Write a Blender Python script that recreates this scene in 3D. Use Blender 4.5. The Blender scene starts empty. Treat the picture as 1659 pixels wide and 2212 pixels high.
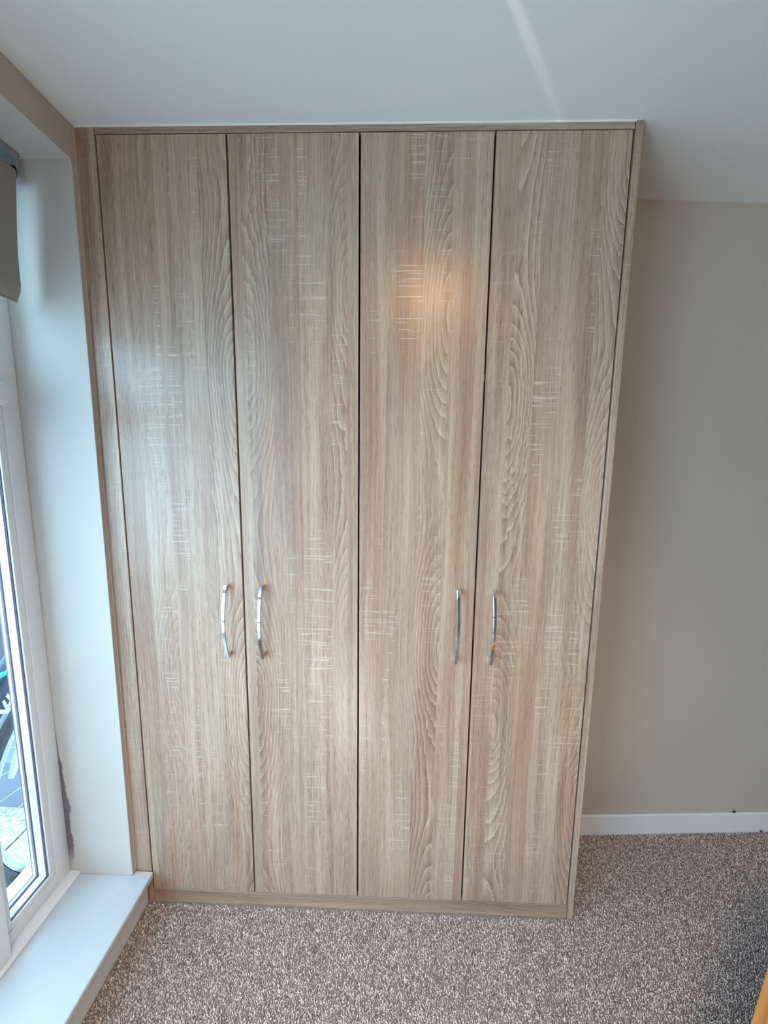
import bpy, bmesh, math, random
import numpy as np
from mathutils import Vector, Matrix
C = bpy.context.scene.collection
SC = bpy.context.scene
PI = math.pi

# ---------------------------------------------------------------- camera
F_PX = 861.8
CAM = Vector((0.8281, -1.1884, 1.5691))
yaw, pitch, roll = -0.02677, -0.13720, 0.01184
fwd = Vector((math.sin(yaw)*math.cos(pitch), math.cos(yaw)*math.cos(pitch), math.sin(pitch)))
right = Vector((math.cos(yaw), -math.sin(yaw), 0))
up = right.cross(fwd)
r2 = right*math.cos(roll) + up*math.sin(roll)
u2 = -right*math.sin(roll) + up*math.cos(roll)
cd = bpy.data.cameras.new('camera')
cam = bpy.data.objects.new('camera', cd); C.objects.link(cam)
cd.sensor_fit = 'HORIZONTAL'; cd.sensor_width = 36.0
cd.lens = F_PX/1659*36.0
cd.clip_start = 0.02
m = Matrix.Identity(4)
for i in range(3):
    m[i][0], m[i][1], m[i][2], m[i][3] = r2[i], u2[i], -fwd[i], CAM[i]
cam.matrix_world = m
SC.camera = cam

# ---------------------------------------------------------------- world, lamps, exposure
SC.view_settings.view_transform = 'Standard'
SC.view_settings.look = 'None'
SC.view_settings.gamma = 1.0
SC.view_settings.use_curve_mapping = False
SC.view_settings.exposure = 0.0
w = bpy.data.worlds.new('sky'); SC.world = w; w.use_nodes = True
nt = w.node_tree; nt.nodes.clear()
tc = nt.nodes.new('ShaderNodeTexCoord'); sx = nt.nodes.new('ShaderNodeSeparateXYZ')
rp = nt.nodes.new('ShaderNodeValToRGB'); bg = nt.nodes.new('ShaderNodeBackground'); ow = nt.nodes.new('ShaderNodeOutputWorld')
nt.links.new(tc.outputs['Generated'], sx.inputs[0]); nt.links.new(sx.outputs[2], rp.inputs[0])
rp.color_ramp.elements[0].position = 0.0; rp.color_ramp.elements[0].color = (0.51, 0.795, 0.99, 1)
rp.color_ramp.elements[1].position = 0.7; rp.color_ramp.elements[1].color = (0.49, 0.78, 0.99, 1)
nt.links.new(rp.outputs[0], bg.inputs[0]); bg.inputs[1].default_value = 10.6
nt.links.new(bg.outputs[0], ow.inputs[0])
try:
    SC.cycles.max_bounces = 8; SC.cycles.diffuse_bounces = 6; SC.cycles.sample_clamp_indirect = 8
except Exception:
    pass

def area(name, loc, target, sx_, sy_, power, col, spread=PI, portal=False):
    l = bpy.data.lights.new(name, 'AREA'); l.shape = 'RECTANGLE'; l.size = sx_; l.size_y = sy_
    l.energy = power; l.color = col; l.spread = spread
    o = bpy.data.objects.new(name, l); C.objects.link(o); o.location = loc
    d = Vector(target) - Vector(loc)
    o.rotation_euler = d.to_track_quat('-Z', 'Y').to_euler()
    if portal: l.cycles.is_portal = True
    return o
def spot(name, loc, target, power, col, size, blend, rad, sc=(1, 1, 1)):
    l = bpy.data.lights.new(name, 'SPOT'); l.energy = power; l.color = col
    l.spot_size = size; l.spot_blend = blend; l.shadow_soft_size = rad
    o = bpy.data.objects.new(name, l); C.objects.link(o); o.location = loc
    o.rotation_euler = (Vector(target) - Vector(loc)).to_track_quat('-Z', 'Y').to_euler()
    o.scale = sc
    return o
# the window opening guides the sky's light into the room
area('window_portal', (-0.36, -1.3, 1.24), (0.5, -1.3, 1.24), 2.56, 2.2, 1, (1, 1, 1), portal=True)
# added warm fill light, out of view behind the camera
area('warm_fill', (2.75, -2.9, 1.2), (1.6, 0.0, 0.5), 1.0, 1.2, 11, (1.0, 0.75, 0.52))
# added overhead fill for the carpet and lower doors, behind the camera
area('floor_fill', (0.80, -1.75, 2.40), (0.75, -0.30, 0.0), 0.7, 0.7, 15, (1.0, 0.91, 0.85), spread=math.radians(84))
# added unseen fill aimed upwards, standing in for daylight bounced onto the ceiling
area('ceiling_fill', (0.12, -1.40, 0.20), (0.50, -1.05, 2.4), 0.3, 1.7, 7, (0.86, 0.93, 1.0))
# thin stray beam across the ceiling
spot('stray_beam', (0.36, -1.23, 2.275), (1.085, -0.225, 2.446), 50, (1.0, 0.98, 0.92), math.radians(3.6), 1.0, 0.003, (0.42, 1, 1))
# warm halogen downlight in the ceiling, aimed at the doors
spot('downlight', (1.0, -0.98, 2.43), (0.93, 0.0, 1.70), 22, (1.0, 0.54, 0.23), math.radians(60), 1.0, 0.09)

# ---------------------------------------------------------------- node helpers
class NT:
    def __init__(s, name):
        s.mat = bpy.data.materials.new(name); s.mat.use_nodes = True
        s.t = s.mat.node_tree; s.t.nodes.clear()
        s.out = s.n('ShaderNodeOutputMaterial'); s.b = s.n('ShaderNodeBsdfPrincipled')
        s.t.links.new(s.b.outputs[0], s.out.inputs[0])
    def n(s, k): return s.t.nodes.new(k)
    def put(s, sock, v):
        if isinstance(v, bpy.types.NodeSocket): s.t.links.new(v, sock)
        elif v is not None: sock.default_value = v
    def m(s, op, a, b=None, c=None, clamp=False):
        x = s.n('ShaderNodeMath'); x.operation = op; x.use_clamp = clamp
        s.put(x.inputs[0], a)
        if b is not None: s.put(x.inputs[1], b)
        if c is not None: s.put(x.inputs[2], c)
        return x.outputs[0]
    def add(s, a, b): return s.m('ADD', a, b)
    def mul(s, a, b): return s.m('MULTIPLY', a, b)
    def sub(s, a, b): return s.m('SUBTRACT', a, b)
    def step(s, v, lo, hi, a=0.0, b=1.0, smooth=True):
        x = s.n('ShaderNodeMapRange'); x.interpolation_type = 'SMOOTHSTEP' if smooth else 'LINEAR'
        s.put(x.inputs[0], v)
        for i, q in enumerate((lo, hi, a, b)): s.put(x.inputs[i+1], q)
        return x.outputs[0]
    def xyz(s, x, y, z):
        c = s.n('ShaderNodeCombineXYZ')
        for i, v in enumerate((x, y, z)): s.put(c.inputs[i], v)
        return c.outputs[0]
    def pos(s):
        tc = s.n('ShaderNodeTexCoord'); oi = s.n('ShaderNodeObjectInfo'); a = s.n('ShaderNodeVectorMath')
        s.t.links.new(tc.outputs['Object'], a.inputs[0]); s.t.links.new(oi.outputs['Location'], a.inputs[1])
        sp = s.n('ShaderNodeSeparateXYZ'); s.t.links.new(a.outputs[0], sp.inputs[0])
        return sp.outputs[0], sp.outputs[1], sp.outputs[2], a.outputs[0]
    def noise(s, vec, scale=1.0, detail=2.0, rough=0.5, dist=0.0, color=False):
        x = s.n('ShaderNodeTexNoise'); s.put(x.inputs['Vector'], vec); s.put(x.inputs['Scale'], scale)
        s.put(x.inputs['Detail'], detail); s.put(x.inputs['Roughness'], rough); s.put(x.inputs['Distortion'], dist)
        return x.outputs[1 if color else 0]
    def mix(s, f, a, b, blend='MIX'):
        x = s.n('ShaderNodeMix'); x.data_type = 'RGBA'; x.blend_type = blend
        s.put(x.inputs[0], f); s.put(x.inputs[6], a); s.put(x.inputs[7], b)
        return x.outputs[2]
    def bump(s, h, strength=0.2, dist=0.002):
        x = s.n('ShaderNodeBump'); s.put(x.inputs['Height'], h); x.inputs['Strength'].default_value = strength
        x.inputs['Distance'].default_value = dist
        s.t.links.new(x.outputs[0], s.b.inputs['Normal'])
    def base(s, v): s.put(s.b.inputs['Base Color'], v)
    def rough(s, v): s.put(s.b.inputs['Roughness'], v)
def lin(r, g, b):
    f = lambda c: c/12.92 if c <= 0.04045 else ((c+0.055)/1.055)**2.4
    return (f(r/255), f(g/255), f(b/255), 1)

# ---------------------------------------------------------------- wood laminate
def wood(name, strips=None, horizontal=False, seed=0.0, tone=1.0):
    N = NT(name); px, py, pz, pv = N.pos()
    x, z = (N.add(px, N.mul(py, 0.7)), pz)
    if horizontal: x, z = N.add(pz, py), N.add(px, 11.3 + seed)
    if strips:
        rp = N.n('ShaderNodeValToRGB'); cr = rp.color_ramp; cr.interpolation = 'CONSTANT'
        while len(cr.elements) > 1: cr.elements.remove(cr.elements[-1])
        cr.elements[0].position = 0.0
        for i, (xs, xc, ring, tn, saw) in enumerate(strips):
            e = cr.elements[0] if i == 0 else cr.elements.new(xs)
            e.color = (xc, ring, tn, saw)
        N.put(rp.inputs[0], N.m('DIVIDE', x, 1.5, clamp=True))
        sp = N.n('ShaderNodeSeparateColor'); N.t.links.new(rp.outputs[0], sp.inputs[0])
        xc, ring, tn, saw = sp.outputs[0], sp.outputs[1], sp.outputs[2], rp.outputs[1]
        xc = N.mul(xc, 1.5)
    else:
        xc, ring, tn, saw = seed*0.1 - 0.03, 0.45, 0.5, 0.25
    ph = N.mul(tn, 37.0)                                   # per strip phase
    # slow wander of the grain
    w1 = N.sub(N.noise(N.xyz(N.mul(x, 5.0), ph, N.mul(z, 1.6)), 1, 2), 0.5)
    xw = N.add(x, N.mul(w1, 0.035))
    # flat sawn growth rings: distance to a pith that dips in and out of the board
    dz = N.add(N.mul(N.m('SINE', N.add(N.mul(z, 3.1), ph)), 0.10), N.mul(N.sub(N.noise(N.xyz(ph, 3.1, N.mul(z, 1.5)), 1, 2), 0.5), 0.12))
    a = N.sub(xw, xc)
    a = N.mul(a, 1.25)
    r = N.m('SQRT', N.add(N.mul(a, a), N.add(N.mul(dz, dz), 0.0004)))
    jag = N.sub(N.noise(N.xyz(N.mul(x, 55.0), ph, N.mul(z, 17.0)), 1, 3, 0.6), 0.5)
    jmask = N.step(N.noise(N.xyz(N.mul(x, 6.0), N.add(ph, 5.0), N.mul(z, 2.2)), 1, 1), 0.48, 0.70)
    r = N.add(r, N.mul(jag, N.add(0.0045, N.mul(jmask, 0.020))))
    t = N.m('FRACT', N.mul(r, 92.0))
    rp2 = N.n('ShaderNodeValToRGB'); cr = rp2.color_ramp
    for i, (p, v) in enumerate([(0.0, 0.95), (0.07, 0.95), (0.16, 0.0), (0.45, 0.33), (0.8, 0.52), (0.93, 0.60), (1.0, 0.95)]):
        if i < 2: e = cr.elements[i]; e.position = p
        else: e = cr.elements.new(p)
        e.color = (v, v, v, 1)
    N.put(rp2.inputs[0], t)
    ringv = N.sub(rp2.outputs[0], 0.45)
    rmask = N.step(N.noise(N.xyz(N.mul(x, 4.0), N.add(ph, 9.0), N.mul(z, 1.1)), 1, 1), 0.30, 0.62, 0.25, 1.0)
    ringv = N.mul(N.mul(ringv, ring), rmask)
    # streaks and fine fibres
    s1 = N.sub(N.noise(N.xyz(N.mul(xw, 26.0), ph, N.mul(z, 0.9)), 1, 3, 0.55), 0.5)
    s2 = N.sub(N.noise(N.xyz(N.mul(xw, 130.0), ph, N.mul(z, 2.2)), 1, 2, 0.6), 0.5)
    slant = N.add(xw, N.mul(N.m('SINE', N.add(N.mul(z, 2.3), ph)), 0.02))
    s3 = N.sub(N.noise(N.xyz(N.mul(slant, 420.0), ph, N.mul(z, 24.0)), 1, 2, 0.6), 0.5)
    pores = N.step(N.noise(N.xyz(N.mul(slant, 300.0), N.add(ph, 2.0), N.mul(z, 32.0)), 1, 1), 0.60, 0.72)
    pmask = N.step(N.noise(N.xyz(N.mul(x, 9.0), N.add(ph, 4.0), N.mul(z, 2.4)), 1, 1), 0.42, 0.62)
    # pale band saw marks across the grain
    gm = N.step(N.noise(N.xyz(N.mul(x, 11.0), N.add(ph, 1.0), N.mul(z, 2.6)), 1, 1.0), 0.53, 0.62)
    ln = N.step(N.noise(N.xyz(N.mul(x, 7.0), 7.7, N.mul(z, 190.0)), 1, 1.0), 0.615, 0.67)
    vl = N.step(N.noise(N.xyz(N.mul(x, 190.0), 1.7, N.mul(z, 5.0)), 1, 1), 0.58, 0.70)
    sawm = N.mul(N.mul(gm, saw), N.m('MAXIMUM', ln, N.mul(vl, 0.45)))
    v = N.add(0.50, N.mul(N.sub(tn, 0.5), 0.20))
    for q, k in ((ringv, 0.58), (s1, 0.90), (s2, 0.62), (s3, 0.58)): v = N.add(v, N.mul(q, k))
    v = N.sub(v, N.mul(N.mul(pores, pmask), 0.22))
    rp3 = N.n('ShaderNodeValToRGB'); cr = rp3.color_ramp
    cols = [(0.0, lin(122*tone, 98*tone, 82.5*tone)), (0.33, lin(158*tone, 132*tone, 113.5*tone)), (0.62, lin(184*tone, 159*tone, 137.5*tone)), (1.0, lin(208*tone, 186*tone, 162*tone))]
    for i, (p, cc) in enumerate(cols):
        if i < 2: e = cr.elements[i]; e.position = p
        else: e = cr.elements.new(p)
        e.color = cc
    N.put(rp3.inputs[0], v)
    pink = N.step(N.noise(N.xyz(N.mul(xw, 11.0), N.add(ph, 6.0), N.mul(z, 0.8)), 1, 2), 0.40, 0.66)
    col = N.mix(N.mul(pink, 0.40), rp3.outputs[0], lin(205, 176, 160), 'MULTIPLY')
    col = N.mix(N.mul(pink, 0.30), col, N.mix(1.0, col, (1.28, 1.22, 1.20, 1), 'MULTIPLY'))
    col = N.mix(N.mul(sawm, 0.44), col, lin(226, 212, 192))
    N.base(col)
    N.rough(N.add(0.31, N.mul(s3, 0.2)))
    N.b.inputs['Specular IOR Level'].default_value = 0.6
    N.bump(N.add(s3, N.mul(sawm, 0.4)), 0.10, 0.0006)
    return N.mat

# strips of the decor: start x (of 1.5 m), pith x (of 1.5 m), ring strength, tone, saw marks
def S(door, f, c, ring, tn, saw):
    return ((door+f)*0.36/1.5, max(0.0, (door+c)*0.36/1.5), ring, tn, saw)
STRIPS = [S(0, 0.0, -0.3, 0.15, 0.47, 0.35), S(0, .19, .42, 0.5, 0.52, 0.9), S(0, .40, .9, 0.25, 0.60, 1.0), S(0, .55, 0.2, 0.2, 0.42, 0.6), S(0, .76, 1.03, 1.0, 0.53, 0.3),
          S(1, 0.0, 0.5, 0.1, 0.62, 0.1), S(1, .085, .07, 1.0, 0.44, 0.5), S(1, .30, .9, 0.25, 0.55, 0.8), S(1, .52, .2, 0.15, 0.66, 1.0), S(1, .76, .93, 0.9, 0.51, 0.7), S(1, .90, .5, 0.15, 0.45, 0.0),
          S(2, 0.0, .4, 0.15, 0.57, 0.7), S(2, .21, .05, 0.35, 0.46, 1.0), S(2, .48, .71, 1.0, 0.43, 0.5), S(2, .70, .2, 0.2, 0.68, 0.7), S(2, .90, .4, 0.2, 0.49, 0.1),
          S(3, 0.0, .6, 0.12, 0.63, 0.3), S(3, .19, .20, 1.0, 0.45, 0.6), S(3, .37, .9, 0.3, 0.54, 1.0), S(3, .60, .1, 0.2, 0.48, 0.9), S(3, .82, 1.02, 0.9, 0.56, 0.7), S(4, 0.02, 1.3, 0.2, 0.50, 0.0)]
M_DOOR = wood('sonoma oak laminate', STRIPS)
M_RAILW = wood('sonoma oak laminate across', horizontal=True, tone=0.97)
M_PANELW = wood('sonoma oak laminate panel', seed=2.0)

# ---------------------------------------------------------------- other materials
def plain(name, col, rough=0.5, spec=0.5, metal=0.0, bump=0.0, bscale=200.0, var=0.0):
    N = NT(name); _, _, _, pv = N.pos()
    c = col
    if var:
        n = N.noise(pv, 3.0, 3.0)
        c = N.mix(N.step(n, 0.3, 0.7), tuple(k*(1-var) for k in col[:3]) + (1,), tuple(min(1, k*(1+var)) for k in col[:3]) + (1,))
    N.base(c); N.rough(rough); N.b.inputs['Metallic'].default_value = metal
    N.b.inputs['Specular IOR Level'].default_value = spec
    if bump: N.bump(N.noise(pv, bscale, 3.0), bump, 0.001)
    return N.mat
M_WALL = plain('beige wall emulsion', (0.54, 0.47, 0.40, 1), 0.75, 0.3, bump=0.12, bscale=260, var=0.02)
M_TAUPE = plain('dark bounce cutting wall paint', (0.30, 0.26, 0.22, 1), 0.75, 0.3, bump=0.12, bscale=260, var=0.02)  # unseen walls are coloured darker to cut the bounced light
M_CEIL = plain('white ceiling emulsion', (0.83, 0.83, 0.81, 1), 0.85, 0.2, bump=0.10, bscale=220, var=0.01)
M_GLOSS = plain('white gloss paint', (0.80, 0.80, 0.80, 1), 0.28, 0.5, bump=0.06, bscale=60)
M_UPVC = plain('white plastic frame', (0.82, 0.83, 0.84, 1), 0.25, 0.5)
M_GASKET = plain('grey window gasket', (0.10, 0.10, 0.16, 1), 0.5)
M_CHROME = plain('polished chrome', (0.80, 0.80, 0.80, 1), 0.06, 0.5, metal=1.0)
M_DARK = plain('door gap shade', (0.045, 0.025, 0.02, 1), 0.8, 0.2)  # shade inside the door gaps put into the colour
M_FABRIC = plain('taupe blind fabric', (0.33, 0.30, 0.275, 1), 0.9, 0.1, bump=0.2, bscale=900)
M_METAL = plain('grey bracket metal', (0.45, 0.47, 0.5, 1), 0.35, 0.5, metal=0.6)
M_GREY = plain('grey blind fitting', (0.30, 0.31, 0.31, 1), 0.5)
M_SEAL = plain('white decorator sealant', (0.82, 0.82, 0.78, 1), 0.5)
M_CRUMB = plain('dark debris', (0.03, 0.03, 0.06, 1), 0.8)

def sill_mat():
    N = NT('white gloss sill paint'); _, _, _, pv = N.pos()
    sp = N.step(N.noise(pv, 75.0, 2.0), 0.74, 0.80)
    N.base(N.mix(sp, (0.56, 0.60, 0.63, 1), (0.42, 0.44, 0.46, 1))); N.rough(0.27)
    N.bump(N.add(N.noise(pv, 30.0, 3.0), N.mul(sp, 0.6)), 0.12, 0.001)
    return N.mat
M_SILL = sill_mat()

def reveal_mat(xw, yr, XL=-0.0577):
    """beige paint with the damp, mouldy stain that runs up beside the window frame"""
    N = NT('beige reveal paint with damp stain'); px, py, pz, pv = N.pos()
    edge = N.add(N.mul(N.sub(N.noise(N.xyz(0.0, 0.0, N.mul(pz, 9.0)), 1, 3), 0.35), 0.055), N.step(pz, 0.25, 1.15, 0.012, -0.035))
    edge = N.add(edge, N.mul(N.sub(N.noise(pv, 160.0, 3.0), 0.5), 0.008))
    dist = N.sub(px, xw)
    st = N.step(N.sub(edge, dist), -0.002, 0.006)
    st = N.mul(st, N.step(pz, 1.0, 1.25, 1.0, 0.0))
    st = N.mul(st, N.step(pz, 0.12, 0.24, 0.0, 1.0))
    st = N.mul(st, N.step(N.m('ABSOLUTE', N.sub(py, yr)), 0.003, 0.004, 1.0, 0.0))
    beige = N.step(px, XL-0.0012, XL-0.0008)
    paint = N.mix(beige, (0.60, 0.585, 0.555, 1), (0.54, 0.47, 0.40, 1))
    N.base(N.mix(N.mul(st, 0.85), paint, N.mix(N.noise(pv, 120.0, 3.0), (0.035, 0.02, 0.04, 1), (0.20, 0.15, 0.19, 1))))
    N.rough(0.6); N.b.inputs['Specular IOR Level'].default_value = 0.3
    N.bump(N.noise(pv, 180.0, 3.0), 0.12, 0.001)
    return N.mat

def glass_mat():
    N = NT('window glass'); t = N.t; t.nodes.remove(N.b)
    tr = N.n('ShaderNodeBsdfTransparent'); gl = N.n('ShaderNodeBsdfGlossy'); mx = N.n('ShaderNodeMixShader'); lw = N.n('ShaderNodeLayerWeight')
    tr.inputs[0].default_value = (0.93, 0.97, 1.0, 1); gl.inputs['Roughness'].default_value = 0.0; lw.inputs[0].default_value = 0.5
    t.links.new(N.add(0.035, N.mul(N.m('POWER', lw.outputs[1], 5.0), 0.9)), mx.inputs[0]); t.links.new(tr.outputs[0], mx.inputs[1]); t.links.new(gl.outputs[0], mx.inputs[2])
    t.links.new(mx.outputs[0], N.out.inputs[0])
    return N.mat
M_GLASS = glass_mat()

def carpet_base_mat():
    N = NT('carpet backing'); _, _, _, pv = N.pos()
    n = N.noise(pv, 220.0, 3.0, 0.7)
    N.base(N.mix(N.step(n, 0.35, 0.65), (0.17, 0.125, 0.105, 1), (0.50, 0.39, 0.34, 1))); N.rough(0.95); N.b.inputs['Specular IOR Level'].default_value = 0.1
    N.bump(n, 0.8, 0.006)
    return N.mat
def carpet_pile_mat():
    N = NT('twist pile yarn'); a = N.n('ShaderNodeAttribute'); a.attribute_name = 'yarn'
    N.base(a.outputs['Color']); N.rough(0.9); N.b.inputs['Specular IOR Level'].default_value = 0.15
    return N.mat
def pine_mat():
    N = NT('orange varnished pine'); px, py, pz, pv = N.pos()
    tcn = N.n('ShaderNodeTexCoord'); sp = N.n('ShaderNodeSeparateXYZ'); N.t.links.new(tcn.outputs['Object'], sp.inputs[0])
    n = N.noise(N.xyz(N.mul(sp.outputs[0], 1.5), N.mul(sp.outputs[1], 34.0), N.mul(sp.outputs[2], 34.0)), 1, 3, 0.6, 0.6)
    N.base(N.mix(N.step(n, 0.35, 0.68), (0.72, 0.33, 0.105, 1), (0.42, 0.145, 0.035, 1))); N.rough(0.35)
    return N.mat
M_PINE = pine_mat()

# ---------------------------------------------------------------- mesh helpers
def box(bm, lo, hi, bev=0.0, seg=2):
    r = bmesh.ops.create_cube(bm, size=1.0)
    vs = r['verts']
    for v in vs:
        v.co = Vector([(lo[i]+hi[i])/2 + v.co[i]*(hi[i]-lo[i]) for i in range(3)])
    if bev:
        es = list({e for v in vs for e in v.link_edges})
        bmesh.ops.bevel(bm, geom=es, offset=bev, segments=seg, affect='EDGES', profile=0.6)
def prism(bm, pts, axis, a, b):
    """polygon pts (2D) extruded along axis from a to b; pts are in the two other axes in order"""
    def mk(p, t):
        c = [0, 0, 0]; o = [i for i in range(3) if i != axis]
        c[o[0]], c[o[1]], c[axis] = p[0], p[1], t
        return bm.verts.new(c)
    A = [mk(p, a) for p in pts]; B = [mk(p, b) for p in pts]; n = len(pts)
    bm.faces.new(A); bm.faces.new(B[::-1])
    for i in range(n): bm.faces.new((A[i], B[i], B[(i+1) % n], A[(i+1) % n]))
    bmesh.ops.recalc_face_normals(bm, faces=bm.faces[:])
def tube(bm, pts, rad, n=10, closed=False):
    pts = [Vector(p) for p in pts]; rings = []
    L = len(pts)
    for i, p in enumerate(pts):
        if closed: d = pts[(i+1) % L] - pts[i-1]
        else: d = pts[min(i+1, L-1)] - pts[max(i-1, 0)]
        d.normalize()
        ref = Vector((1, 0, 0)) if abs(d.x) < 0.9 else Vector((0, 0, 1))
        a = d.cross(ref).normalized(); b = d.cross(a)
        r = rad[i] if isinstance(rad, (list, tuple)) else rad
        rings.append([bm.verts.new(p + a*r*math.cos(2*PI*k/n) + b*r*math.sin(2*PI*k/n)) for k in range(n)])
    for i in range(L if closed else L-1):
        A, B = rings[i], rings[(i+1) % L]
        for k in range(n): bm.faces.new((A[k], A[(k+1) % n], B[(k+1) % n], B[k]))
    if not closed:
        bm.faces.new(rings[0][::-1]); bm.faces.new(rings[-1])
    bmesh.ops.recalc_face_normals(bm, faces=bm.faces[:])
def obj(name, bm, mat, parent=None, loc=(0, 0, 0), smooth=False, **props):
    """bm in world coordinates; the object's origin is put at loc (world)"""
    me = bpy.data.meshes.new(name)
    bmesh.ops.translate(bm, verts=bm.verts[:], vec=-Vector(loc))
    bm.to_mesh(me); bm.free()
    me.materials.append(mat)
    if smooth:
        for p in me.polygons: p.use_smooth = True
        try: me.set_sharp_from_angle(angle=math.radians(35))
        except Exception: pass
    o = bpy.data.objects.new(name, me); C.objects.link(o)
    if parent is not None:
        o.parent = parent
        pl = Vector((0, 0, 0)); q = parent
        while q is not None: pl += q.location; q = q.parent
        o.location = Vector(loc) - pl
    else: o.location = loc
    for k, v in props.items(): o[k] = v
    return o
def thing(name, label, cat, loc=(0, 0, 0), group=None, kind=None):
    o = bpy.data.objects.new(name, None); C.objects.link(o); o.location = loc; o.empty_display_size = 0.1
    o['label'] = label
    if cat: o['category'] = cat
    if group: o['group'] = group
    if kind: o['kind'] = kind
    return o
BM = bmesh.new

# ---------------------------------------------------------------- dimensions
H = 2.446                        # ceiling
XL = -0.0577                     # face of the left wall
XW = -0.2753                     # room side of the window frame
XO = -0.345                      # outer face of the house wall
YR = -0.0180                     # window reveal next to the wardrobe
YE = -2.60                       # far end of the window, behind the camera
ZH = 2.3549                      # window head
ZS = 0.1247                      # top of sill
XS = 0.0065                      # front edge of sill
XR = 1.4600                      # outer face of wardrobe side panel
ZT, ZB = 2.4245, 0.056           # doors
GZ = -0.10                       # patio
def yb(x): return 0.3128 + 0.0572*(x-1.647)      # skirting line of the back wall, a little out of square

# ---------------------------------------------------------------- structure
b = BM(); box(b, (-0.36, -3.3, -0.05), (3.5, 0.6, 0.0))
floor = obj('floor', b, carpet_base_mat(), kind='structure', label='grey brown speckled carpet floor in front of the wardrobe')
b = BM(); box(b, (XO, -3.3, H), (3.5, 0.7, H+0.1))
obj('ceiling', b, M_CEIL, kind='structure', label='smooth white painted ceiling above the wardrobe')
b = BM()
prism(b, [(XO+0.02, yb(XO)+0.01), (3.5, yb(3.5)+0.01), (3.5, yb(3.5)+0.15), (XO+0.02, yb(3.5)+0.15)], 2, -0.05, H)
obj('wall_back', b, M_WALL, kind='structure', label='beige wall in shade to the right of the wardrobe')
b = BM(); box(b, (3.4, -3.3, 0), (3.5, 0.42, H))
obj('wall_right', b, M_TAUPE, kind='structure', label='side wall out of view on the right, coloured dark to cut bounced light')
b = BM(); box(b, (XO, -3.3, 0), (3.4, -3.2, H))
obj('wall_front', b, M_TAUPE, kind='structure', label='wall behind the camera, coloured dark to cut bounced light')
b = BM()
box(b, (XO, YR, GZ-0.2), (XL, 0.30, H), 0.002, 2)              # pier by the wardrobe
box(b, (XO, YE, ZH), (XL, YR, H))                              # lintel
box(b, (XO, YE, GZ-0.2), (-0.03, YR-0.001, ZS-0.022))          # below the sill
box(b, (XO, -3.3, GZ-0.2), (XL, YE, H))
obj('wall_left', b, reveal_mat(XW, YR), kind='structure', label='beige window wall with deep reveal left of the wardrobe')
b = BM()
prism(b, [(XR+0.001, yb(XR)), (3.4, yb(3.4)), (3.4, yb(3.4)+0.012), (XR+0.001, yb(XR)+0.012)], 2, 0.0, 0.092)
bmesh.ops.bevel(b, geom=[e for e in b.edges if all(v.co.z > 0.09 for v in e.verts)], offset=0.004, segments=2, affect='EDGES')
obj('baseboard_back', b, M_GLOSS, kind='structure', label='white gloss skirting board on the back wall right of the wardrobe')
b = BM(); box(b, (-0.031, YE, 0.0), (-0.018, -0.004, ZS-0.0225), 0.003)
obj('baseboard_left', b, M_GLOSS, kind='structure', label='white skirting board under the window sill')
b = BM(); tube(b, [(XL+0.002, -0.001, H-0.0005), (0.5, -0.001, H-0.0005), (1.455, -0.001, H-0.0005)], 0.0028, 8)
obj('trim_1', b, M_SEAL, kind='structure', label='white sealant bead where the wardrobe meets the ceiling')
b = BM(); tube(b, [(XL, -0.0005, ZS+0.003), (XL, -0.0005, 1.2), (XL, -0.0005, H-0.002)], 0.0016, 8)
obj('trim_2', b, M_WALL, kind='structure', label='thin beige sealant bead where the wardrobe meets the window wall')

# ---------------------------------------------------------------- window
win = thing('window_1', 'white plastic framed floor length window left of the wardrobe', 'window', (XW, YR, ZS), kind='structure')
FB = ZS+0.012                                                   # bottom of the frame
b = BM()
xo2 = XW-0.068
box(b, (xo2, YR-0.050, FB), (XW, YR-0.0005, ZH), 0.003)         # right jamb
box(b, (xo2, YE, FB), (XW, YE+0.05, ZH), 0.003)
box(b, (xo2, YE, FB), (XW-0.0003, YR-0.0008, FB+0.040), 0.003)  # bottom
box(b, (xo2, YE, ZH-0.05), (XW-0.0003, YR-0.0008, ZH), 0.003)
obj('window_frame', b, M_UPVC, win, smooth=True)
MULL = [(-0.243, -0.318), (-1.05, -1.125), (-1.86, -1.935)]
for y1, y0 in MULL:
    b = BM()
    prism(b, [(xo2, y0), (XW, y0), (XW+0.022, y0+0.014), (XW+0.022, y1-0.014), (XW, y1), (xo2, y1)], 2, FB+0.002, ZH-0.001)
    obj('mullion', b, M_UPVC, win)
ZTR = 1.734
spans = [(YR-0.050, MULL[0][0]), (MULL[0][1], MULL[1][0]), (MULL[1][1], MULL[2][0]), (MULL[2][1], YE+0.05)]
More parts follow.
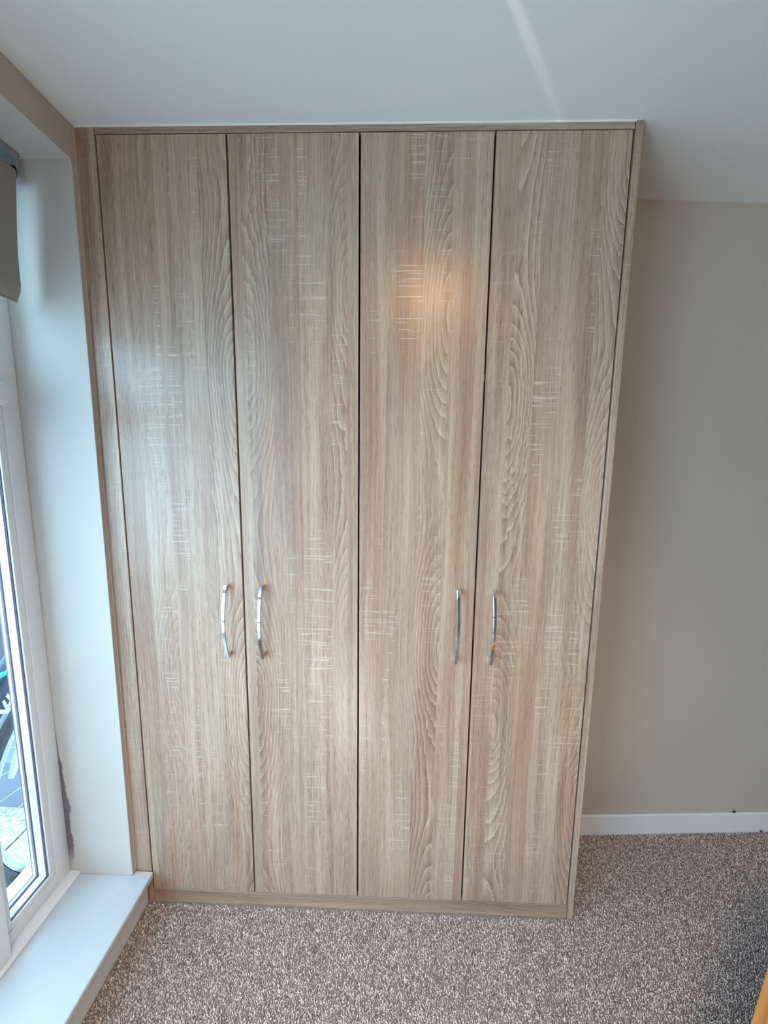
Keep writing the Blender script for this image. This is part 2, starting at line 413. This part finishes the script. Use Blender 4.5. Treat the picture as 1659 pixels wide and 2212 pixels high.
for i, (ya, yc) in enumerate(spans):
    b = BM()
    # chamfered transom with pointed joint into the jamb
    prism(b, [(xo2, ZTR-0.035), (XW+0.002, ZTR-0.035), (XW+0.016, ZTR-0.022), (XW+0.016, ZTR+0.022), (XW+0.002, ZTR+0.035), (xo2, ZTR+0.035)], 1, yc+0.001, ya-0.001)
    if i == 0:
        prism(b, [(XW, ZTR-0.032), (XW+0.015, ZTR-0.022), (XW+0.015, ZTR+0.022), (XW, ZTR+0.032)], 1, ya-0.002, ya+0.001)
        p = [(ya, ZTR-0.022), (ya, ZTR+0.022), (ya+0.020, ZTR)]
        prism(b, p, 0, XW+0.0002, XW+0.012)
    obj('transom', b, M_UPVC, win)
    for z0, z1 in ((FB+0.040, ZTR-0.035), (ZTR+0.035, ZH-0.05)):
        # sash bead frame
        def ring(bm, ya, yc, z0, z1, wd, xa, xb, bev=0.0):
            box(bm, (xa, ya-wd, z0), (xb, ya, z1), bev); box(bm, (xa, yc, z0), (xb, yc+wd, z1), bev)
            box(bm, (xa, yc+wd, z0), (xb, ya-wd, z0+wd), bev); box(bm, (xa, yc+wd, z1-wd), (xb, ya-wd, z1), bev)
        b = BM(); ring(b, ya-0.0006, yc+0.0006, z0+0.0006, z1-0.0006, 0.020, xo2+0.004, XW-0.004, 0.002)
        obj('sash', b, M_UPVC, win, smooth=True)
        b = BM(); ring(b, ya-0.0200, yc+0.0200, z0+0.0200, z1-0.0200, 0.0035, xo2+0.006, XW-0.010)
        obj('gasket', b, M_GASKET, win)
        b = BM(); ring(b, ya-0.0190, yc+0.0190, z0+0.0190, z1-0.0190, 0.007, xo2+0.030, XW-0.014, 0.002)
        obj('glazing_bead', b, M_UPVC, win, smooth=True)
        b = BM(); ring(b, ya-0.0235, yc+0.0235, z0+0.0235, z1-0.0235, 0.006, XW-0.052, XW-0.045)
        obj('spacer_bar', b, M_UPVC, win)
        b = BM(); box(b, (XW-0.043, yc+0.021, z0+0.021), (XW-0.039, ya-0.021, z1-0.021))
        obj('pane', b, M_GLASS, win)
b = BM(); box(b, (XO-0.10, YE, GZ+0.10), (xo2+0.01, YR+0.02, ZS+0.006), 0.003)
obj('outer_sill', b, M_UPVC, win)
# quadrant strip between frame and sill
b = BM(); prism(b, [(XW-0.001, ZS+0.0004), (XW+0.034, ZS+0.0004), (XW+0.034, ZS+0.006), (XW+0.028, ZS+0.011), (XW-0.001, ZS+0.0125)], 1, YE, YR-0.0006)
obj('cover_strip', b, M_UPVC, win)
# inner sill: runs into the reveal and has a horn in front of the wall
b = BM()
pts = [(XW-0.02, YE), (XS, YE), (XS, -0.0035), (XL+0.001, -0.0035), (XL+0.001, YR-0.001), (XW-0.02, YR-0.001)]
prism(b, pts, 2, ZS-0.022, ZS)
fe = [e for e in b.edges if all(abs(v.co.x-XS) < 1e-4 for v in e.verts) and all(abs(e.verts[0].co.z-v.co.z) < 1e-5 for v in e.verts)]
fe += [e for e in b.edges if all(abs(v.co.x-XS) < 1e-4 for v in e.verts) and abs(e.verts[0].co.z-e.verts[1].co.z) > 0.01]
bmesh.ops.bevel(b, geom=fe, offset=0.0055, segments=4, affect='EDGES', profile=0.5)
sill = obj('window_sill', b, M_SILL, win, smooth=True)
b = BM()
tube(b, [(-0.0717+0.006*math.cos(t), -0.078+0.006*math.sin(t), ZS) for t in [-2.4+0.2*k for k in range(14)]], [0.0002+0.0012*math.sin(PI*k/13) for k in range(14)], 6)
obj('paint_blister', b, M_SILL, sill)

# ---------------------------------------------------------------- roller blind
YB = -0.048
bl = thing('roller_blind', 'taupe roller blind half lowered in the window recess', 'blind', (-0.205, YB, 2.30))
prof = [(-0.2005, 2.322), (-0.1905, 2.312), (-0.1885, 2.296), (-0.1935, 2.24), (-0.2010, 2.16), (-0.2055, 2.10), (-0.2062, 2.05), (-0.2062, 2.025), (-0.2085, 2.008), (-0.2145, 1.993), (-0.2227, 1.979)]
b = BM()
n1 = [(p[0], p[1]) for p in prof]; n2 = [(p[0]-0.0012, p[1]-0.0004) for p in prof[::-1]]
prism(b, n1+n2, 1, -1.05, YB)
obj('blind_fabric', b, M_FABRIC, bl, smooth=True)
b = BM(); tube(b, [(-0.207, -1.055, 2.305), (-0.207, -0.5, 2.305), (-0.207, YB+0.004, 2.305)], 0.0172, 20)
obj('roller_tube', b, M_GREY, bl, smooth=True)
b = BM(); tube(b, [(-0.2215, -1.05, 1.981), (-0.2215, YB-0.001, 1.981)], 0.0022, 8)
obj('hem_bar', b, M_FABRIC, bl)
for ye in (YB+0.006, -1.058):
    b = BM()
    box(b, (-0.226, ye-0.0015, 2.300), (-0.188, ye+0.0015, ZH-0.0005), 0.001)
    tube(b, [(-0.205, ye-0.0015, 2.304), (-0.205, ye+0.006, 2.304)], 0.021, 20)
    tube(b, [(-0.205, ye+0.004, 2.304), (-0.205, ye+0.011, 2.304)], 0.012, 16)
    obj('bracket', b, M_METAL, bl, smooth=True)
# white headrail strip the bracket hangs from
b = BM(); box(b, (-0.232, -1.062, ZH-0.012), (-0.182, YB+0.010, ZH-0.0002), 0.002)
obj('headrail', b, M_GREY, bl)

# ---------------------------------------------------------------- wardrobe
wd = thing('fitted_wardrobe', 'pale oak effect fitted wardrobe with four tall doors', 'wardrobe', (0, 0, 0))
b = BM()
box(b, (XL+0.001, 0.024, 0.002), (1.438, 0.030, H-0.004)); box(b, (XL+0.001, 0.03, 0.002), (1.438, 0.28, 0.02))  # dark sheet right behind the doors stands in for shade in the gaps
box(b, (XL+0.001, 0.03, 2.41), (1.438, 0.28, 2.43))
obj('carcass_shade_backing', b, M_DARK, wd)
b = BM(); box(b, (XL+0.0006, 0.0, ZS-0.1246), (-0.0022, 0.02, H-0.0015), 0.0006, 1)
obj('filler_panel', b, M_PANELW, wd)
b = BM(); box(b, (XL+0.003, 0.0015, ZT+0.003), (1.4405, 0.02, H-0.002), 0.0006, 1)
b2 = BM(); box(b2, (-0.0012, 0.0, ZT+0.003), (1.4405, 0.02, H-0.002), 0.0006, 1); b.free()
obj('top_rail', b2, M_RAILW, wd)
b = BM(); box(b, (-0.0012, 0.0, 0.001), (1.4405, 0.02, ZB-0.0022), 0.0006, 1)
obj('plinth', b, M_RAILW, wd)
b = BM(); box(b, (1.4425, -0.004, 0.001), (XR, 0.30, H-0.001), 0.0006, 1)
obj('side_panel', b, M_PANELW, wd)

def handle_bm(cx):
    bm = BM(); zc, hl = 1.0535, 0.1185; wdt = 0.0105; th = 0.0052; n = 28
    def front(t): return -0.020 - 0.027*(1-t*t)
    rings = []
    for i in range(n+1):
        t = -1 + 2*i/n; y = front(t); z = zc + t*hl
        sl = 2*0.027*t/hl
        nrm = Vector((0, -1, sl)).normalized()           # outward normal in the y-z plane
        o = Vector((cx, y, z)); inn = o - nrm*th
        c = 0.0012
        q = [(-wdt/2+c, o), (wdt/2-c, o), (wdt/2, o-nrm*c), (wdt/2, inn), (-wdt/2, inn), (-wdt/2, o-nrm*c)]
        rings.append([bm.verts.new((cx+a, p.y, p.z)) for a, p in q])
    for i in range(n):
        A, B = rings[i], rings[i+1]
        for k in range(6): bm.faces.new((A[k], A[(k+1) % 6], B[(k+1) % 6], B[k]))
    bm.faces.new(rings[0]); bm.faces.new(rings[-1][::-1])
    bmesh.ops.recalc_face_normals(bm, faces=bm.faces[:])
    for sgn in (-1, 1):
        za, zb_ = zc+sgn*(hl-0.0008), zc+sgn*(hl-0.020)
        ya, yb_ = front(1)+0.003, front((hl-0.020)/hl)+0.003
        f = [(ya, za), (yb_, zb_), (0.0004, zb_+sgn*0.004), (0.0004, za)]
        prism(bm, f, 0, cx-wdt/2+0.0003, cx+wdt/2-0.0003)
    return bm
HX = [0.3110, 0.4208, 1.0257, 1.1336]
G = 0.0027
names = ['far left', 'second', 'third', 'far right']
for i in range(4):
    x0, x1 = i*0.36, (i+1)*0.36
    b = BM(); box(b, (x0+G, 0.0, ZB), (x1-G, 0.018, ZT), 0.0008, 2)
    d = obj('door', b, M_DOOR, wd, loc=(x0, 0, 0))
    h = obj('handle', handle_bm(HX[i]), M_CHROME, d, loc=(HX[i], 0, 1.051), smooth=True)
    h['label'] = 'polished chrome bow handle'
    if i == 2:
        b = BM(); box(b, (x1-G+0.0001, 0.003, 1.788), (x1-G+0.0016, 0.012, 1.806))
        obj('bumper', b, M_SEAL, d)

# ---------------------------------------------------------------- carpet pile
def build_pile():
    rng = np.random.default_rng(7); sp = 0.0046
    gx, gy = np.meshgrid(np.arange(-0.014, 2.9, sp), np.arange(-0.95, 0.40, sp))
    x = (gx + rng.uniform(-.45, .45, gx.shape)*sp).ravel(); y = (gy + rng.uniform(-.45, .45, gx.shape)*sp).ravel()
    keep = ~((x < XR+0.004) & (y > -0.008)) & (y < 0.3128+0.0572*(x-1.647)-0.003) & (x > -0.014)
    x, y = x[keep], y[keep]; n = len(x)
    ang = rng.uniform(0, 2*np.pi, n); tilt = rng.uniform(0.0005, 0.0060, n); hgt = rng.uniform(0.0045, 0.0078, n)
    dx, dy = np.cos(ang)*tilt, np.sin(ang)*tilt
    rad = rng.uniform(0.0016, 0.0026, n); a0 = rng.uniform(0, 2*np.pi, n)
    V = np.zeros((n, 7, 3), np.float32)
    for k in range(3):
        c, s = np.cos(a0+2*np.pi*k/3), np.sin(a0+2*np.pi*k/3)
        V[:, k] = np.stack([x+c*rad, y+s*rad, np.zeros(n)], 1)
        c, s = np.cos(a0+2*np.pi*k/3+0.5), np.sin(a0+2*np.pi*k/3+0.5)
        V[:, 3+k] = np.stack([x+dx*.45+c*rad*1.1, y+dy*.45+s*rad*1.1, hgt*0.62], 1)
    V[:, 6] = np.stack([x+dx, y+dy, hgt], 1)
    tri = []
    for k in range(3):
        j = (k+1) % 3
        tri += [(k, j, 3+j), (k, 3+j, 3+k), (3+k, 3+j, 6)]
    T = (np.array(tri)[None] + (np.arange(n)*7)[:, None, None]).reshape(-1)
    me = bpy.data.meshes.new('carpet_pile')
    nf = n*9
    me.vertices.add(n*7); me.vertices.foreach_set('co', V.reshape(-1))
    me.loops.add(nf*3); me.loops.foreach_set('vertex_index', T.astype(np.int32))
    me.polygons.add(nf); me.polygons.foreach_set('loop_start', np.arange(0, nf*3, 3, dtype=np.int32))
    me.update(); me.validate()
    t = rng.beta(1.3, 1.3, n)[:, None]
    dark, mid, lightc = np.array([.20, .145, .125]), np.array([.54, .42, .375]), np.array([.92, .77, .69])
    col = np.where(t < .5, dark+(mid-dark)*t*2, mid+(lightc-mid)*(t-.5)*2)
    at = me.color_attributes.new('yarn', 'FLOAT_COLOR', 'POINT')
    cc = np.ones((n, 7, 4), np.float32); cc[:, :, :3] = col[:, None, :]
    at.data.foreach_set('color', cc.reshape(-1))
    me.materials.append(carpet_pile_mat())
    o = bpy.data.objects.new('carpet_pile', me); C.objects.link(o); o.parent = floor
    o['kind'] = 'stuff'; o['label'] = 'speckled grey brown twist pile of the carpet'
build_pile()

# ---------------------------------------------------------------- pine chest at the right edge
ex, ey = 0.783, 0.622            # along its long back edge
def cw(t, s, z):                 # t along the edge, s away from it
    return (1.650 + ex*t + ey*s, -0.438 + ey*t - ex*s, z)
ch = thing('pine_chest', 'orange varnished pine chest just entering at the lower right corner', 'chest', cw(0.0, 0.21, 0.0))
ch.rotation_euler = (0, 0, math.atan2(ey, ex))
def chest_part(name, lo, hi, bev):
    bm = BM(); box(bm, lo, hi, bev, 3)
    me = bpy.data.meshes.new(name); bm.to_mesh(me); bm.free(); me.materials.append(M_PINE)
    o = bpy.data.objects.new(name, me); C.objects.link(o); o.parent = ch
    return o
for k in range(3):
    chest_part('lid_board', (-0.44, -0.212+0.1412*k, 0.376), (0.44, -0.212+0.1412*(k+1)-0.0012, 0.400), 0.005)
chest_part('side_board', (-0.42, 0.170, 0.05), (0.42, 0.190, 0.3755), 0.002)
chest_part('side_board', (-0.42, -0.190, 0.05), (0.42, -0.170, 0.3755), 0.002)
chest_part('end_board', (-0.42, -0.1695, 0.05), (-0.40, 0.1695, 0.3755), 0.002)
chest_part('end_board', (0.40, -0.1695, 0.05), (0.42, 0.1695, 0.3755), 0.002)
chest_part('bottom_board', (-0.3995, -0.1695, 0.055), (0.3995, 0.1695, 0.07), 0.001)
for sx_ in (-0.42, 0.37):
    for sy_ in (-0.19, 0.14):
        chest_part('foot', (sx_, sy_, 0.0), (sx_+0.05, sy_+0.05, 0.0495), 0.004)

# ---------------------------------------------------------------- debris by the skirting
def crumb(name, loc, r, seed, label):
    rnd = random.Random(seed); bm = BM(); bmesh.ops.create_icosphere(bm, subdivisions=2, radius=r)
    for v in bm.verts: v.co = Vector((v.co.x*1.2, v.co.y*0.7, v.co.z*0.9)) * rnd.uniform(0.7, 1.2)
    mz = min(v.co.z for v in bm.verts)
    for v in bm.verts: v.co += Vector(loc) - Vector((0, 0, mz))
    o = obj(name, bm, M_CRUMB, loc=loc); o['label'] = label; o['category'] = 'debris'
crumb('paint_flake', (2.285, yb(2.285)+0.005, 0.0921), 0.0055, 1, 'tiny dark flake lying on top edge of the white skirting board')
crumb('lint_ball', (2.405, yb(2.405)-0.006, 0.007), 0.005, 2, 'tiny dark lint ball on carpet against the skirting board')

# ---------------------------------------------------------------- outside: patio, box, fence, bicycle
def paver_mat():
    N = NT('textured pale paving'); _, _, _, pv = N.pos()
    n = N.noise(pv, 85.0, 3.0, 0.65); n2 = N.noise(pv, 6.0, 2.0)
    c = N.mix(N.step(n, 0.38, 0.62), (0.20, 0.20, 0.185, 1), (0.60, 0.585, 0.52, 1))
    N.base(N.mix(N.mul(n2, 0.3), c, (0.36, 0.35, 0.31, 1))); N.rough(0.9); N.bump(n, 0.6, 0.006)
    return N.mat
M_PAVE = paver_mat()
M_GROUT = plain('dark paving joint', (0.03, 0.03, 0.03, 1), 0.95)
b = BM(); box(b, (-4.5, -4.0, GZ-0.1), (XO, 2.6, GZ-0.012))
pat = obj('floor_patio', b, M_GROUT, kind='structure', label='textured pale paved patio outside the window')
rnd = random.Random(3); ps = 0.45; pm = None
for i in range(9):
    for j in range(14):
        x1 = XO-0.004 - i*ps; y0 = -3.70 + j*ps + 0.2
        if pm is None:
            b = BM(); box(b, (-ps+0.004, 0.004, -0.0115), (-0.004, ps-0.004, 0.0), 0.002, 1)
            me = bpy.data.meshes.new('paver'); b.to_mesh(me); b.free(); me.materials.append(M_PAVE); pm = me
        o = bpy.data.objects.new('paver', pm); C.objects.link(o); o.parent = pat
        o.location = (x1, y0, GZ + rnd.uniform(-0.0006, 0.0006))
M_BOXC = plain('blue grey box plastic', (0.12, 0.13, 0.16, 1), 0.5)
sb = thing('storage_box', 'low blue grey storage box on the patio behind the bicycle wheel', 'storage box', (-1.15, 0.6, GZ))
b = BM(); box(b, (-1.66, 0.445, GZ), (-0.62, 0.84, 0.115), 0.006); obj('box_body', b, M_BOXC, sb)
b = BM(); box(b, (-1.67, 0.437, 0.1155), (-0.61, 0.85, 0.148), 0.006); obj('lid', b, M_BOXC, sb)
M_FENCE = plain('weathered dark fence timber', (0.065, 0.06, 0.08, 1), 0.85, 0.2, bump=0.3, bscale=60, var=0.2)
fe_ = thing('board_fence', 'dark grey vertical board fence at the end of the patio', 'fence', (-1.6, 1.4, GZ))
bmsh = None
for i in range(26):
    xx = -3.5 + i*0.122
    if bmsh is None:
        b = BM(); box(b, (-0.056, -0.009, 0), (0.056, 0.009, 1.75), 0.002, 1)
        bmsh = bpy.data.meshes.new('fence_board'); b.to_mesh(bmsh); b.free(); bmsh.materials.append(M_FENCE)
    o = bpy.data.objects.new('fence_board', bmsh); C.objects.link(o); o.parent = fe_
    o.location = (xx+1.6, rnd.uniform(-0.003, 0.003), 0.02)
for zz in (0.35, 1.25):
    b = BM(); box(b, (-3.56, 1.415, GZ+zz), (-0.36, 1.45, GZ+zz+0.08)); obj('fence_rail', b, M_FENCE, fe_)

# bicycle leaning along the outside of the house, seen through the narrow pane
M_TYRE = plain('black rubber tyre', (0.05, 0.055, 0.065, 1), 0.6)
M_RIM = plain('silver rim', (0.62, 0.64, 0.66, 1), 0.3, metal=0.5)
M_FRAMEC = plain('dark blue grey bicycle paint', (0.035, 0.05, 0.075, 1), 0.55, 0.3)
M_TEAL = plain('teal bicycle accent', (0.02, 0.48, 0.62, 1), 0.3)
M_WHITEP = plain('white decal', (0.85, 0.87, 0.88, 1), 0.4)
M_REFL = plain('clear white spoke reflector', (0.80, 0.84, 0.86, 1), 0.2)
BX = -0.470
bk = thing('bicycle', 'dark bicycle with teal accent and pale lettering outside the window', 'bicycle', (BX, -0.3, GZ))
FW, RW = Vector((BX, 0.321, 0.3525)), Vector((BX, -0.93, 0.3525))
def wheel(c, ang0):
    b = BM(); tube(b, [(c.x, c.y+0.4310*math.cos(t), c.z+0.4310*math.sin(t)) for t in [2*PI*k/64 for k in range(64)]], 0.0205, 10, True)
    ty = obj('tyre', b, M_TYRE, bk, loc=c, smooth=True)
    b = BM()
    prof = [(-0.013, 0.412), (0.013, 0.412), (0.015, 0.402), (0.010, 0.390), (-0.010, 0.390), (-0.015, 0.402)]
    n = 64; R = [[b.verts.new((c.x+px, c.y+pr*math.cos(2*PI*k/n), c.z+pr*math.sin(2*PI*k/n))) for px, pr in prof] for k in range(n)]
    for k in range(n):
        A, B = R[k], R[(k+1) % n]
        for q in range(6): b.faces.new((A[q], A[(q+1) % 6], B[(q+1) % 6], B[q]))
    bmesh.ops.recalc_face_normals(b, faces=b.faces[:])
    rim = obj('rim', b, M_RIM, bk, loc=c, smooth=True)
    b = BM(); tube(b, [c+Vector((-0.05, 0, 0)), c+Vector((0.05, 0, 0))], 0.018, 14); tube(b, [c+Vector((-0.033, 0, 0)), c+Vector((-0.029, 0, 0))], 0.03, 16); tube(b, [c+Vector((0.029, 0, 0)), c+Vector((0.033, 0, 0))], 0.03, 16)
    obj('hub', b, M_RIM, bk, loc=c, smooth=True)
    for k in range(28):
        a = ang0 + 2*PI*k/28; s = 1 if k % 2 else -1; a2 = a + (0.9 if (k//2) % 2 else -0.9)
        b = BM(); tube(b, [(c.x+0.03*s, c.y+0.028*math.cos(a2), c.z+0.028*math.sin(a2)), (c.x, c.y+0.391*math.cos(a), c.z+0.391*math.sin(a))], 0.0013, 5)
        obj('spoke', b, M_RIM, rim, loc=c)
    return rim
wheel(FW, 0.05); wheel(RW, 0.1)
b = BM()
p0, p1 = Vector((BX+0.028, 0.0225, 0.582)), Vector((BX+0.028, -0.022, 0.488))
dd = (p1-p0).normalized(); nn = Vector((0, -dd.z, dd.y))
L_ = (p1-p0).length
pts = [(0, -.006), (0, .006), (L_*.25, .010), (L_*.8, .010), (L_, .004), (L_, -.006), (L_*.7, -.010), (L_*.2, -.010)]
poly = [(p0+dd*a+nn*c_) for a, c_ in pts]
prism(b, [(p.y, p.z) for p in poly], 0, BX+0.022, BX+0.034)
obj('reflector', b, M_REFL, bk)
HT, HB = Vector((BX, 0.122, 1.010)), Vector((BX, 0.145, 0.900))
BB = Vector((BX, -0.47, 0.285)); SEAT = Vector((BX, -0.60, 0.80))
def tb(name, pts, r, mat, parent=bk, **k):
    b = BM(); tube(b, pts, r, 14); return obj(name, b, mat, parent, smooth=True, **k)
fr = tb('down_tube', [BB, HB+Vector((0, -0.01, 0.01))], 0.033, M_FRAMEC)
tb('top_tube', [SEAT, Vector((BX, 0.0, 0.835)), HT+Vector((0, 0, -0.085))], 0.022, M_FRAMEC)
tb('accent_stripe', [Vector((BX+0.016, -0.50, 0.835)), Vector((BX+0.016, 0.01, 0.845)), Vector((BX+0.016, 0.10, 0.905))], 0.009, M_TEAL)
tb('seat_tube', [BB, SEAT, SEAT+(SEAT-BB).normalized()*0.05], 0.019, M_FRAMEC)
tb('head_tube', [HB, HT], 0.026, M_FRAMEC)
tb('seat_post', [SEAT, SEAT+(SEAT-BB).normalized()*0.20], 0.014, M_RIM)
b = BM()
sp_ = SEAT+(SEAT-BB).normalized()*0.21
tube(b, [sp_+Vector((0, -0.13, 0.012)), sp_+Vector((0, -0.09, 0.012)), sp_+Vector((0, 0.02, 0.01)), sp_+Vector((0, 0.13, 0.0)), sp_+Vector((0, 0.15, -0.005))], [0.03, 0.062, 0.038, 0.02, 0.008], 12)
for v in b.verts: v.co.z = sp_.z+0.01+(v.co.z-sp_.z-0.01)*0.4
obj('saddle', b, M_TYRE, bk, smooth=True)
for s in (-1, 1):
    o_ = Vector((0.036*s, 0, 0))
    tb('fork_blade', [HB+Vector((0.03*s, 0.004, -0.02)), HB+Vector((0.037*s, 0.03, -0.12)), FW+o_*1.15], 0.012, M_FRAMEC)
    tb('chain_stay', [BB+Vector((0.024*s, 0, 0)), RW+Vector((0.055*s, 0, 0))], 0.010, M_FRAMEC)
    tb('seat_stay', [SEAT+Vector((0.016*s, 0, -0.03)), RW+Vector((0.055*s, 0, 0))], 0.008, M_FRAMEC)
    a_ = Vector((0.065*s, 0.06*s, -0.15*s))
    tb('crank', [BB+Vector((0.06*s, 0, 0)), BB+a_], 0.011, M_RIM)
    b = BM(); pc = BB+a_+Vector((0.022*s, 0, 0)); box(b, (pc.x-0.02, pc.y-0.045, pc.z-0.01), (pc.x+0.02, pc.y+0.045, pc.z+0.01), 0.004); obj('pedal', b, M_TYRE, bk)
tb('fork_crown', [HB+Vector((-0.034, 0.004, -0.022)), HB+Vector((0.034, 0.004, -0.022))], 0.015, M_FRAMEC)
tb('stem', [HT, HT+Vector((0, -0.01, 0.045)), HT+Vector((0, 0.05, 0.06))], 0.015, M_TYRE)
tb('handlebar', [HT+Vector((0.0, -0.24, 0.075)), HT+Vector((0, -0.05, 0.06)), HT+Vector((0, 0.05, 0.06)), HT+Vector((0, 0.32, 0.075))], 0.013, M_TYRE)
b = BM(); n = 40; tube(b, [(BX+0.058, BB.y+0.09*math.cos(2*PI*k/n), BB.z+0.09*math.sin(2*PI*k/n)) for k in range(n)], 0.004, 6, True); tube(b, [BB+Vector((-0.06, 0, 0)), BB+Vector((0.06, 0, 0))], 0.02, 14)
obj('chain_ring', b, M_RIM, bk, smooth=True)
# lettering on the down tube, facing the window: a slanted V and I
dt = (HB-BB).normalized(); dn = Vector((0, -dt.z, dt.y))
def tubept(a, c_): p = BB + dt*a + dn*c_; return (p.y, p.z)
a0 = 0.646
def glyph(pl):
    b = BM(); prism(b, [tubept(a0+a, c_) for a, c_ in pl], 0, BX+0.0320, BX+0.0345); obj('lettering', b, M_WHITEP, fr)
glyph([(-0.026, 0.022), (-0.013, 0.022), (-0.008, -0.004), (0.008, 0.022), (0.016, 0.022), (-0.004, -0.020), (-0.016, -0.020)])
glyph([(0.012, -0.020), (0.022, -0.020), (0.036, 0.022), (0.026, 0.022)])
glyph([(0.036, -0.020), (0.062, -0.020), (0.064, -0.012), (0.049, -0.012), (0.052, -0.002), (0.064, -0.002), (0.066, 0.006), (0.055, 0.006), (0.060, 0.022), (0.049, 0.022)])
